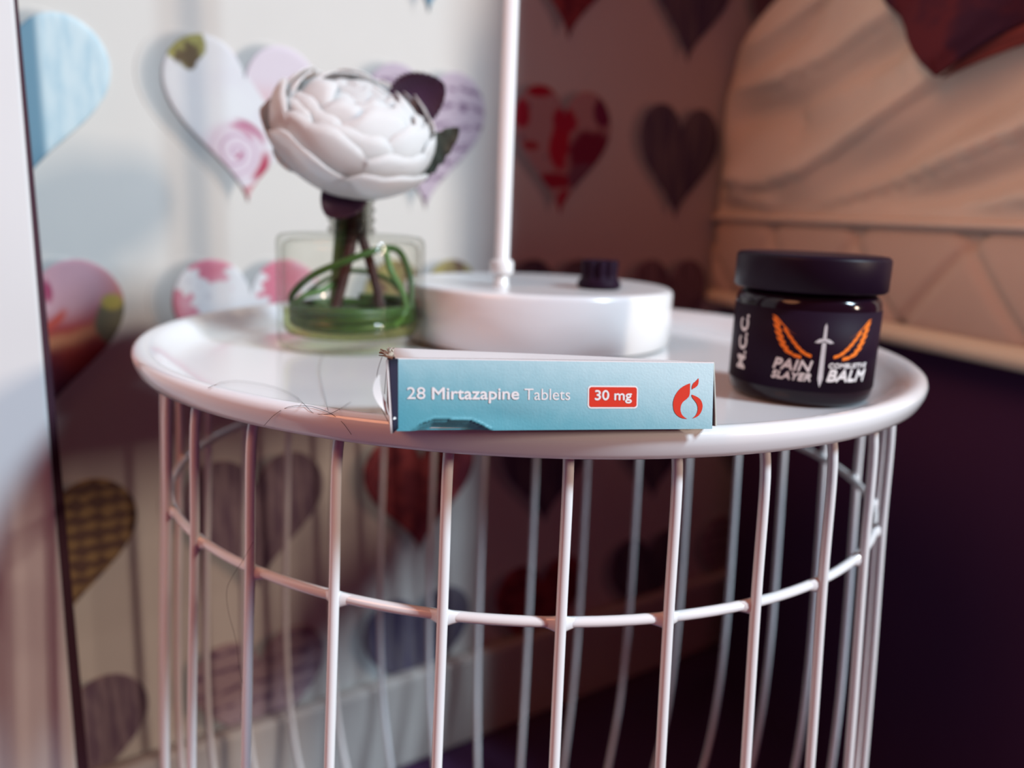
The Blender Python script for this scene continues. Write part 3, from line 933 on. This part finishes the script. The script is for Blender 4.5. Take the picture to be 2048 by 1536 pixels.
def stem(name, pts, r, material, n=10, label=None):
    o = link(name, tube(name, catmull([fl(p) for p in pts], 7), r, n), material, flower)
    if label: o['label'] = label
    return o
stem('stem', [bp(0.0012, -0.002, 0.088), bp(0.0005, -0.0025, 0.070), bp(0.001, -0.003, 0.055), bp(-0.002, -0.008, 0.036), bp(-0.0065, -0.013, 0.0155)], lambda t: 0.0030 - 0.0006 * t, M['twig'], label='brown twig leaning left')
stem('stem', [bp(0.0035, -0.001, 0.080), bp(0.004, -0.001, 0.060), bp(0.009, -0.003, 0.045), bp(0.013, -0.005, 0.032), bp(0.017, -0.007, 0.015)], lambda t: 0.0026 - 0.0004 * t, M['twig'], label='brown twig leaning right')
stem('stem', [bp(-0.0045, 0.002, 0.072), bp(-0.0055, 0.002, 0.054), bp(-0.0075, 0.004, 0.035), bp(-0.0095, 0.006, 0.014)], 0.0036, M['vine_pale'], label='pale green stem')
hel = []
for i in range(150):
    t = i / 149
    a = 2 * pi * 3.1 * t + 1.0
    r = 0.0292 + 0.0012 * sin(3 * a)
    hel.append(bp(r * cos(a), r * sin(a), 0.0112 + 0.0105 * t + 0.0006 * sin(2.3 * a)))
o = link('vine', tube('vine', [fl(p) for p in hel], 0.0024, 10), M['vine'], flower)
o['label'] = 'green vine coiled round the bottom of the bottle'
stem('vine', [bp(-0.029, -0.004, 0.021), bp(-0.026, -0.012, 0.027), bp(-0.014, -0.018, 0.037), bp(0.004, -0.016, 0.045), bp(0.018, -0.008, 0.050), bp(0.024, 0.004, 0.047), bp(0.029, 0.004, 0.034), bp(0.030, -0.004, 0.020)], 0.0017, M['vine'])
stem('vine', [bp(-0.028, 0.008, 0.022), bp(-0.018, 0.022, 0.031), bp(-0.004, 0.026, 0.036), bp(0.013, 0.024, 0.033), bp(0.027, 0.010, 0.024)], 0.0013, M['vine'])
stem('vine', [bp(-0.027, -0.012, 0.020), bp(-0.020, -0.016, 0.026), bp(-0.010, -0.010, 0.030), bp(-0.004, 0.002, 0.040), bp(-0.001, 0.001, 0.056)], 0.0014, M['vine_pale'])
stem('vine', [bp(0.018, -0.010, 0.050), bp(0.022, -0.016, 0.040), bp(0.027, -0.013, 0.030), bp(0.028, -0.009, 0.020), bp(0.024, -0.018, 0.013)], 0.0016, M['vine_pale'])

# ------------------------------------------------------------------ jar of balm
JC = Vector((0.1192, 0.3318, FLOOR_T))
JR = 0.0282
jar = empty('balm_jar', JC)
tag(jar, 'black screw top balm jar with orange wings and a silver sword on its label', 'jar')
link('jar_body', lathe('jar_body', [(0, 0.0004), (JR - 0.006, 0.0), (JR - 0.0026, 0.0005), (JR - 0.0006, 0.0026), (JR, 0.0058), (JR, 0.0385), (JR - 0.0004, 0.0405), (JR - 0.0016, 0.0424), (JR - 0.0038, 0.0434), (0.0235, 0.0438), (0.0235, 0.0455), (0, 0.0455)], 96), M['jar_glass'], jar)
LDR = 0.0296
lid = link('lid', lathe('lid', [(0.0225, 0.0442), (LDR - 0.001, 0.0440), (LDR, 0.0449), (LDR, 0.0562), (LDR - 0.0003, 0.0572), (LDR - 0.0012, 0.0579), (LDR - 0.0028, 0.0581), (0.0200, 0.0579), (0, 0.0577)], 96), M['jar_black'], jar)
def arc_band(name, r, z0, z1, a0, a1, n=60):
    V, F = [], []
    for i in range(n + 1):
        a = radians(a0 + (a1 - a0) * i / n)
        for z in (z0, z1):
            for rr in (r, r - 0.0002):
                V.append((rr * sin(a), -rr * cos(a), z))
    for i in range(n):
        b, c2 = i * 4, (i + 1) * 4
        F += [(b, c2, c2 + 2, b + 2), (b + 1, b + 3, c2 + 3, c2 + 1), (b + 2, c2 + 2, c2 + 3, b + 3), (b, b + 1, c2 + 1, c2)]
    return mesh(name, V, F)
label = link('label', arc_band('label', JR + 0.00018, 0.0068, 0.0375, -150, 150), M['label_black'], jar)
def oncyl(a_deg, z_mm, dz=0.0, lift=0.00026):
    a = radians(a_deg)
    r = JR + lift + dz
    return Vector((r * sin(a), -r * cos(a), z_mm / 1000))
def label_piece(name, V, F, material, cut=3.0, lab=None):
    o = link(name, wrap(name, V, F, oncyl, cut), material, label, smooth=False)
    if lab: o['label'] = lab
    return o
items = [overprint(text_fit('PAIN', -40.2, -11.2, 14.7, 3.9, 0, 0.22), 0.3), overprint(text_fit('SLAYER', -40.7, -11.4, 11.0, 2.7, 0, 0.22), 0.26),
         overprint(text_fit('COMBUSTIVE', 1.0, 36.2, 16.5, 1.7, 0, 0.12), 0.16), overprint(text_fit('BALM', 0.6, 36.2, 11.4, 4.2, 0, 0.22), 0.36)]
label_piece('lettering', *join2(items), M['print_white'], lab='white lettering on the label')
# M.C.C. runs upwards along the left of the label
V, F = text_fit('M.C.C.', 11.6, 33.6, 0.0, 11.0, 0.03)
V = [(-67.5 - y, x) for x, y in V]
label_piece('lettering', V, F, M['print_white'], lab='white lettering running up the side')
def poly(pts): return [tuple(p) for p in pts], [tuple(range(len(pts)))]
sword = [poly([(-6.3, 12.0), (-6.0, 26.0), (-2.9, 26.0), (-2.5, 12.0), (-4.4, 8.8)]), poly([(-11.6, 26.0), (-8.5, 25.7), (-4.4, 26.6), (-0.3, 25.7), (3.0, 26.0), (-0.5, 27.3), (-4.4, 27.7), (-8.3, 27.3)]),
         poly([(-5.7, 27.7), (-5.5, 32.0), (-4.4, 33.4), (-3.3, 32.0), (-3.1, 27.7)])]
label_piece('sword', *join2(sword), M['silver_print'], 3.0, 'silver sword')
def wing(mir):
    P = []
    def q(x, z): return (-4.4 + mir * x, z)
    P.append([q(41, 35.2), q(36, 33.2), q(29, 30.4), q(20, 27.9), q(25, 29.2), q(31, 31.8), q(37, 34.6)])
    def feather(x0, z0, x1, z1, w):
        dx, dz = x1 - x0, z1 - z0
        L = sqrt(dx * dx + dz * dz)
        nx, nz = -dz / L * w, dx / L * w
        P.append([q(x0, z0), q(x0 + dx * 0.35 + nx * 1.6, z0 + dz * 0.35 + nz), q(x1 + nx, z1 + nz), q(x1 + dx * 0.08, z1 + dz * 0.08), q(x1 - nx, z1 - nz), q(x0 + dx * 0.35 - nx * 1.6, z0 + dz * 0.35 - nz)])
    for f in ((40.5, 34.0, 33.8, 31.2, 0.75), (39.4, 31.6, 32.3, 29.0, 0.75), (37.8, 29.1, 30.6, 26.8, 0.75), (35.8, 26.7, 28.6, 24.7, 0.75), (33.2, 24.4, 26.0, 22.7, 0.75), (29.6, 22.3, 22.6, 21.0, 0.70), (23.5, 20.7, 16.0, 19.9, 0.65)):
        feather(*f)
    for f in ((31.2, 30.6, 26.3, 28.3, 0.72), (28.2, 28.6, 23.2, 26.4, 0.72), (25.0, 26.6, 20.0, 24.5, 0.72), (21.8, 24.7, 16.8, 22.9, 0.72), (18.4, 23.0, 13.2, 21.5, 0.68), (14.4, 21.5, 8.6, 20.6, 0.60)):
        feather(*f)
    return [poly(p if mir > 0 else p[::-1]) for p in P]
label_piece('wing', *join2(wing(1)), M['orange_print'], 4.0, 'orange feathered wing at the right')
label_piece('wing', *join2(wing(-1)), M['orange_print'], 4.0, 'orange feathered wing at the left')

# ------------------------------------------------------------------ tablet box
pk = empty('tablet_box', (0.014, 0.235, 0.4085))
tag(pk, 'pale blue carton of tablets lying across the front rim of the side table', 'box')
def pl_(p): return Vector(p) - pk.location
FBL, FTL, FTR, FBR = Vector((-0.0294, 0.2030, 0.4094)), Vector((-0.0301, 0.2062, 0.4281)), Vector((0.0571, 0.2275, 0.4266)), Vector((0.0576, 0.2245, 0.4078))
BTL, BTR = Vector((-0.0412, 0.2620, 0.4212)), Vector((0.0460, 0.2840, 0.4170))
BBL, BBR = BTL + Vector((0.0004, -0.003, -0.0232)), BTR + Vector((0.0004, -0.003, -0.0192))
fn = (FBR - FBL).cross(FTL - FBL).normalized()
if fn.y > 0: fn = -fn
W_, H_ = (FBR - FBL).length, (FTL - FBL).length
def arch(x):
    P = [(820, 861), (833, 849), (859, 838), (885, 838.5), (929, 840), (947, 847), (961, 855), (972, 861)]
    if x <= P[0][0] or x >= P[-1][0]: return 1e9
    for a, b in zip(P[:-1], P[1:]):
        if a[0] <= x <= b[0]: return a[1] + (b[1] - a[1]) * (x - a[0]) / (b[0] - a[0])
def front_pt(u, v, lift=0.0):
    p = (FBL * (1 - u) + FBR * u) * (1 - v) + (FTL * (1 - u) + FTR * u) * v
    X, Y = 793 + u * 633, 860 - v * 140
    d = 0.0
    ya = arch(X)
    if Y > ya:                                            # crushed lower edge
        d = -0.0004 - 0.0021 * sstep(0, 20, Y - ya)
    elif ya < 1e8:
        d = 0.0004 * math.exp(-((Y - ya) / 3.5) ** 2)
    d += -0.0004 * math.exp(-(((X - 1000) / 60) ** 2 + ((Y - 835) / 22) ** 2))
    return p + fn * (d + lift)
NU, NV = 190, 46
V, F, UV = [], [], []
for i in range(NU + 1):
    for j in range(NV + 1):
        u, v = i / NU, j / NV
        V.append(pl_(front_pt(u, v))); UV.append((u, v))
for i in range(NU):
    for j in range(NV):
        a = i * (NV + 1) + j
        F.append((a, a + NV + 1, a + NV + 2, a + 1))
g = G('pale_blue_print', 0.38)
gr = g.op('ADD', g.op('MULTIPLY', g.v, 0.62), g.op('MULTIPLY', g.op('POWER', g.u, 1.5), 0.55))
gr = g.op('ADD', gr, g.op('MULTIPLY', g.op('SUBTRACT', g.noise(5, 3, 5, 1), 0.5), 0.16))
c = g.mix(g.step(gr, 0.05, 1.15), (0.10, 0.37, 0.46), (0.56, 0.78, 0.85))
c = g.mix(g.step(g.v, 0.978, 0.988), c, (0.82, 0.82, 0.84))
g.b.inputs['Specular IOR Level'].default_value = 0.4
bpn = g.t.nodes.new('ShaderNodeBump'); bpn.inputs['Strength'].default_value = 0.15; bpn.inputs['Distance'].default_value = 0.0004
g.t.links.new(g.noise(26, 3, 5, 1, 3.0), bpn.inputs['Height']); g.t.links.new(bpn.outputs[0], g.b.inputs['Normal'])
M['card_blue'] = g.done(c)
fp = link('front_panel', mesh('front_panel', V, F, UV), M['card_blue'], pk)
fp['label'] = 'pale blue printed side'
def sheet4(name, a, b, c_, d, material, th=0.0005, n=10, bulge=0.0, parent=None, smooth=True):
    """a card panel between four corners with a little thickness and bulge"""
    a, b, c_, d = [Vector(x) for x in (a, b, c_, d)]
    nr = (b - a).cross(d - a).normalized()
    V, F = [], []
    for side in (0, 1):
        for i in range(n + 1):
            for j in range(n + 1):
                u, v = i / n, j / n
                p = (a * (1 - u) + b * u) * (1 - v) + (d * (1 - u) + c_ * u) * v
                V.append(pl_(p + nr * (bulge * sin(pi * u) * sin(pi * v) - side * th)))
    st = (n + 1) ** 2
    for side in (0, 1):
        for i in range(n):
            for j in range(n):
                k = side * st + i * (n + 1) + j
                f = (k, k + n + 1, k + n + 2, k + 1)
                F.append(f if side == 0 else f[::-1])
    for i in range(n):
        for (k, l) in ((i * (n + 1), (i + 1) * (n + 1)), (i * (n + 1) + n, (i + 1) * (n + 1) + n), (i, i + 1), (n * (n + 1) + i, n * (n + 1) + i + 1)):
            F.append((k, l, st + l, st + k))
    return link(name, mesh(name, V, F), material, parent or pk, smooth)
sheet4('top_panel', FTL - fn * 0.0002, FTR - fn * 0.0002, BTR, BTL, M['card_white'], 0.0005, 14, 0.0006)
sheet4('back_panel', BBL, BTL, BTR, BBR, M['card_white'], 0.0005, 6)
sheet4('bottom_panel', FBL - fn * 0.0024 + Vector((0, 0, 0.0005)), BBL, BBR, FBR - fn * 0.0024 + Vector((0, 0, 0.0005)), M['card_white'], 0.0005, 10)
# right end: closed flap standing slightly ajar
sheet4('end_flap', FBR + Vector((0.0016, 0.0012, 0.0006)), BBR + Vector((0.0012, 0, 0)), BTR, FTR + Vector((0.0004, 0.0008, -0.0002)), M['card_inside'], 0.0006, 6)['label'] = 'closed end of the carton'
# left end, torn open: folded dust flap, curled tuck flap, ragged corner
sheet4('dust_flap', FTL + Vector((-0.0016, -0.0040, 0.0000)), FTL + Vector((0.0001, 0.0003, -0.0002)), FBL + Vector((0.0001, 0.0006, 0.0006)), FBL + Vector((-0.0008, -0.0028, 0.0002)), M['card_dark'], 0.0004, 8)['label'] = 'dark folded side flap'
sheet4('flap_edge', FTL + Vector((-0.0020, -0.0044, 0.0002)), FTL + Vector((-0.0016, -0.0042, 0.0002)), FBL + Vector((-0.0007, -0.0030, 0.0002)), FBL + Vector((-0.0011, -0.0032, 0.0002)), M['card_white'], 0.0004, 6)['label'] = 'white cut edge of the flap'
V, F = [], []
n = 18
for side in (0, 1):
    for i in range(n + 1):
        t = i / n
        cx = -0.0318 - 0.0026 * sin(pi * (0.25 + 0.75 * t)) + 0.0022 * t * t
        z = 0.4245 - 0.0115 * t
        w = 0.0002 + 0.0008 * sin(pi * t) ** 0.8
        y = 0.2003 + 0.001 * t
        for q in (-1, 1):
            V.append(pl_((cx + q * w, y + q * 0.0005 + side * 0.0004, z)))
for side in (0, 1):
    for i in range(n):
        a = side * (n + 1) * 2 + i * 2
        f = (a, a + 1, a + 3, a + 2)
        F.append(f if side else f[::-1])
link('tuck_flap', mesh('tuck_flap', V, F), M['card_white'], pk)['label'] = 'white curled tuck flap'
rnd = random.Random(5)
items = []
for i in range(26):
    t = rnd.random()
    base = FTL.lerp(BTL, 0.08 + 0.6 * t) + Vector((0.0012 - 0.003 * rnd.random(), 0, -0.0003))
    tip = base + Vector((rnd.uniform(-0.0026, 0.0012), rnd.uniform(-0.002, 0.002), rnd.uniform(-0.0006, 0.0020)))
    sdv = Vector((rnd.uniform(-1, 1), rnd.uniform(-1, 1), rnd.uniform(-1, 1))).normalized() * rnd.uniform(0.0004, 0.0010)
    items.append(([pl_(base - sdv), pl_(base + sdv), pl_(tip + sdv * 0.4), pl_(tip - sdv * 0.4), pl_(base - sdv + Vector((0, 0.0003, 0))), pl_(base + sdv + Vector((0, 0.0003, 0)))],
                  [(0, 1, 2, 3), (0, 3, 4), (1, 5, 2), (4, 3, 2, 5)]))
link('torn_edge', mesh('torn_edge', *join2(items)), pmat('torn_grey_card', (0.42, 0.37, 0.30), 0.8, 0.15, noise=0.5, scale=900), pk)['label'] = 'ragged torn card at the open end'

def PXf(x, y, lift=0.00012):
    """label artwork laid out in tenths of the printed side"""
    return pl_(front_pt((x - 793) / 633.0, (861.0 - y - 0.0) / 142.0, lift))
def print_piece(name, V, F, material, lab=None, lift=0.00012):
    o = link(name, wrap(name, V, F, lambda x, y, dz: PXf(x, -y, lift + dz), 20), material, fp, smooth=False)
    if lab: o['label'] = lab
    return o
items = [overprint(text_fit('28', 812, 845.5, -798.3, 22.4), 0.35), overprint(text_fit('Mirtazapine', 858.3, 1023.2, -798.6, 22.4), 0.8), text_fit('Tablets', 1034, 1125, -799.8, 22.6)]
print_piece('lettering', *join2(items), M['print_white'], 'white product lettering')
def rrect(x0, x1, y0, y1, r, n=7):
    P = []
    for (cx, cy, a0) in ((x1 - r, y1 - r, 0), (x0 + r, y1 - r, 90), (x0 + r, y0 + r, 180), (x1 - r, y0 + r, 270)):
        for i in range(n + 1):
            a = radians(a0 + 90 * i / n)
            P.append((cx + r * cos(a), cy + r * sin(a)))
    return poly(P)
print_piece('badge_border', *rrect(1160.5, 1264.5, -817.5, -770.2, 7.5), M['print_white'], 'white outline of the strength badge', 0.00008)
print_piece('badge', *rrect(1163.7, 1261.7, -814.2, -773.2, 5.0), M['red_print'], 'red strength badge', 0.00014)
print_piece('badge_lettering', *overprint(text_fit('30 mg', 1175.2, 1250.8, -799.6, 19.5), 0.75), M['print_white'], 'white strength lettering', 0.0002)
def cr(P): return [(1120 + x * 0.166, -(740 + y * 0.166)) for x, y in P]
def smoothpoly(P, k=6): return [(q.x, q.y) for q in catmull([(x, y, 0) for x, y in P], k)]
L1 = smoothpoly(cr([(1537, 145), (1470, 172), (1405, 218), (1352, 290), (1324, 370), (1323, 440), (1340, 505), (1380, 555), (1440, 588), (1512, 599)])) + \
     smoothpoly(cr([(1512, 599), (1470, 575), (1435, 535), (1419, 485), (1424, 430), (1448, 385), (1490, 350), (1522, 318), (1535, 280)]))[1:] + cr([(1537, 210)])
L2 = smoothpoly(cr([(1560, 288), (1620, 312), (1670, 345), (1698, 390), (1707, 440), (1695, 500), (1662, 552), (1620, 580), (1575, 592)])) + \
     smoothpoly(cr([(1575, 592), (1615, 558), (1640, 510), (1645, 455), (1632, 410), (1605, 370), (1575, 335), (1560, 305)]))[1:]
L3 = smoothpoly(cr([(1645, 78), (1647, 120), (1640, 160), (1618, 190), (1585, 210), (1562, 225)])) + smoothpoly(cr([(1562, 225), (1562, 185), (1578, 145), (1612, 115), (1645, 78)]))[1:-1]
from mathutils.geometry import tessellate_polygon
def tess(P):
    return [tuple(p) for p in P], [tuple(t) for t in tessellate_polygon([[Vector((x, y, 0)) for x, y in P]])]
print_piece('emblem', *join2([tess(L1), tess(L2), tess(L3)]), M['red_print'], 'red drop and flame emblem')

# ------------------------------------------------------------------ stray hairs
def hair(pts, lab, r=0.00007, k=8):
    P = catmull(pts, k)
    o = link('hair', tube('hair', P, r, 5), M['hair'])
    tag(o, lab, 'hair', 'stray hairs')
    return o
hair([(-0.0758, 0.2415, 0.3988), (-0.075, 0.2411, 0.3997), (-0.074, 0.2406, 0.4008), (-0.0729, 0.24, 0.402), (-0.0717, 0.2395, 0.403), (-0.0706, 0.239, 0.4039), (-0.0698, 0.2396, 0.4044), (-0.0686, 0.2391, 0.4051), (-0.0674, 0.2386, 0.4057), (-0.0662, 0.2385, 0.406), (-0.0648, 0.2382, 0.4063), (-0.0634, 0.2378, 0.4064), (-0.0622, 0.2374, 0.4066), (-0.0612, 0.2371, 0.4066), (-0.0602, 0.2367, 0.4067), (-0.0593, 0.2363, 0.4066), (-0.0583, 0.2358, 0.4065), (-0.0571, 0.2352, 0.4064), (-0.0557, 0.2344, 0.4062), (-0.0544, 0.2336, 0.406), (-0.0532, 0.2328, 0.4057), (-0.0522, 0.2324, 0.4052), (-0.0512, 0.2321, 0.4046), (-0.0503, 0.2318, 0.404), (-0.0492, 0.2304, 0.4036), (-0.0484, 0.2301, 0.4028), (-0.0476, 0.2299, 0.4018), (-0.0469, 0.2296, 0.401), (-0.0465, 0.2295, 0.4004)], 'thin brown hair arching over the front rim left of the tablet box', k=2)
hair([(-0.099, 0.2578, 0.4062), (-0.0983, 0.2578, 0.4065), (-0.0975, 0.2581, 0.4069), (-0.097, 0.2597, 0.407), (-0.1125, 0.3048, 0.3973), (-0.1119, 0.3068, 0.3972), (-0.1111, 0.3084, 0.3971), (-0.11, 0.3095, 0.3971), (-0.1087, 0.3102, 0.3971), (-0.1071, 0.3104, 0.3971), (-0.1054, 0.3102, 0.3971), (-0.1035, 0.3096, 0.3971), (-0.1014, 0.3088, 0.3971), (-0.099, 0.3077, 0.3971), (-0.0963, 0.3064, 0.3971), (-0.0937, 0.3047, 0.3971), (-0.0909, 0.3026, 0.3971), (-0.0882, 0.3, 0.3971), (-0.0855, 0.2971, 0.3971), (-0.0829, 0.2939, 0.3971), (-0.0804, 0.2905, 0.3971), (-0.078, 0.2869, 0.3971), (-0.0758, 0.283, 0.3971), (-0.0632, 0.2392, 0.407), (-0.062, 0.2375, 0.4067), (-0.0611, 0.2366, 0.4062), (-0.0603, 0.2358, 0.4058), (-0.0597, 0.2353, 0.4054), (-0.059, 0.235, 0.4051), (-0.0581, 0.2347, 0.405), (-0.0571, 0.2342, 0.405), (-0.0561, 0.2339, 0.4051), (-0.0551, 0.2335, 0.4052), (-0.0543, 0.2332, 0.4054), (-0.0535, 0.233, 0.4056), (-0.0528, 0.233, 0.4059), (-0.052, 0.2332, 0.4063), (-0.0509, 0.2336, 0.4069), (-0.0587, 0.2764, 0.3971), (-0.0581, 0.2805, 0.3971), (-0.0576, 0.2835, 0.3971)], 'long thin hair lying in a loop on the white tray', k=2)
hair([(-0.0903, 0.3807, 0.3971), (-0.0891, 0.3742, 0.3971), (-0.0875, 0.3652, 0.3971), (-0.0858, 0.3559, 0.3971), (-0.0842, 0.348, 0.3971), (-0.0829, 0.3422, 0.3971), (-0.0818, 0.3373, 0.3971), (-0.0806, 0.3324, 0.3971), (-0.079, 0.3263, 0.3971), (-0.0769, 0.3188, 0.3971), (-0.0746, 0.3106, 0.3971), (-0.0722, 0.3024, 0.3971), (-0.0701, 0.2949, 0.3971), (-0.0679, 0.2876, 0.3971), (-0.0657, 0.2802, 0.3971), (-0.0548, 0.2351, 0.4069), (-0.0543, 0.234, 0.4062)], 'fine upright hair on the tray in front of the glass bottle', k=2)
hair([(-0.0344, 0.21, 0.4276), (-0.0355, 0.209, 0.4233), (-0.0355, 0.208, 0.418), (-0.0342, 0.207, 0.4147), (-0.0317, 0.206, 0.4105)], 'hair curling down the open end of the tablet box', 0.00008)
hair([(-0.033, 0.21, 0.4271), (-0.0332, 0.209, 0.4226), (-0.0334, 0.208, 0.418)], 'short straight hair at the torn corner of the tablet box', 0.00009)
hair([(-0.0841, 0.253, 0.3553), (-0.0889, 0.256, 0.3469), (-0.0938, 0.2594, 0.3393), (-0.0966, 0.2614, 0.333), (-0.0961, 0.261, 0.3253), (-0.0932, 0.259, 0.3158), (-0.092, 0.2582, 0.3056), (-0.0897, 0.2565, 0.2951), (-0.092, 0.2581, 0.2863), (-0.0898, 0.2567, 0.2797)], 'long hair hanging down along a wire bar below the tray')
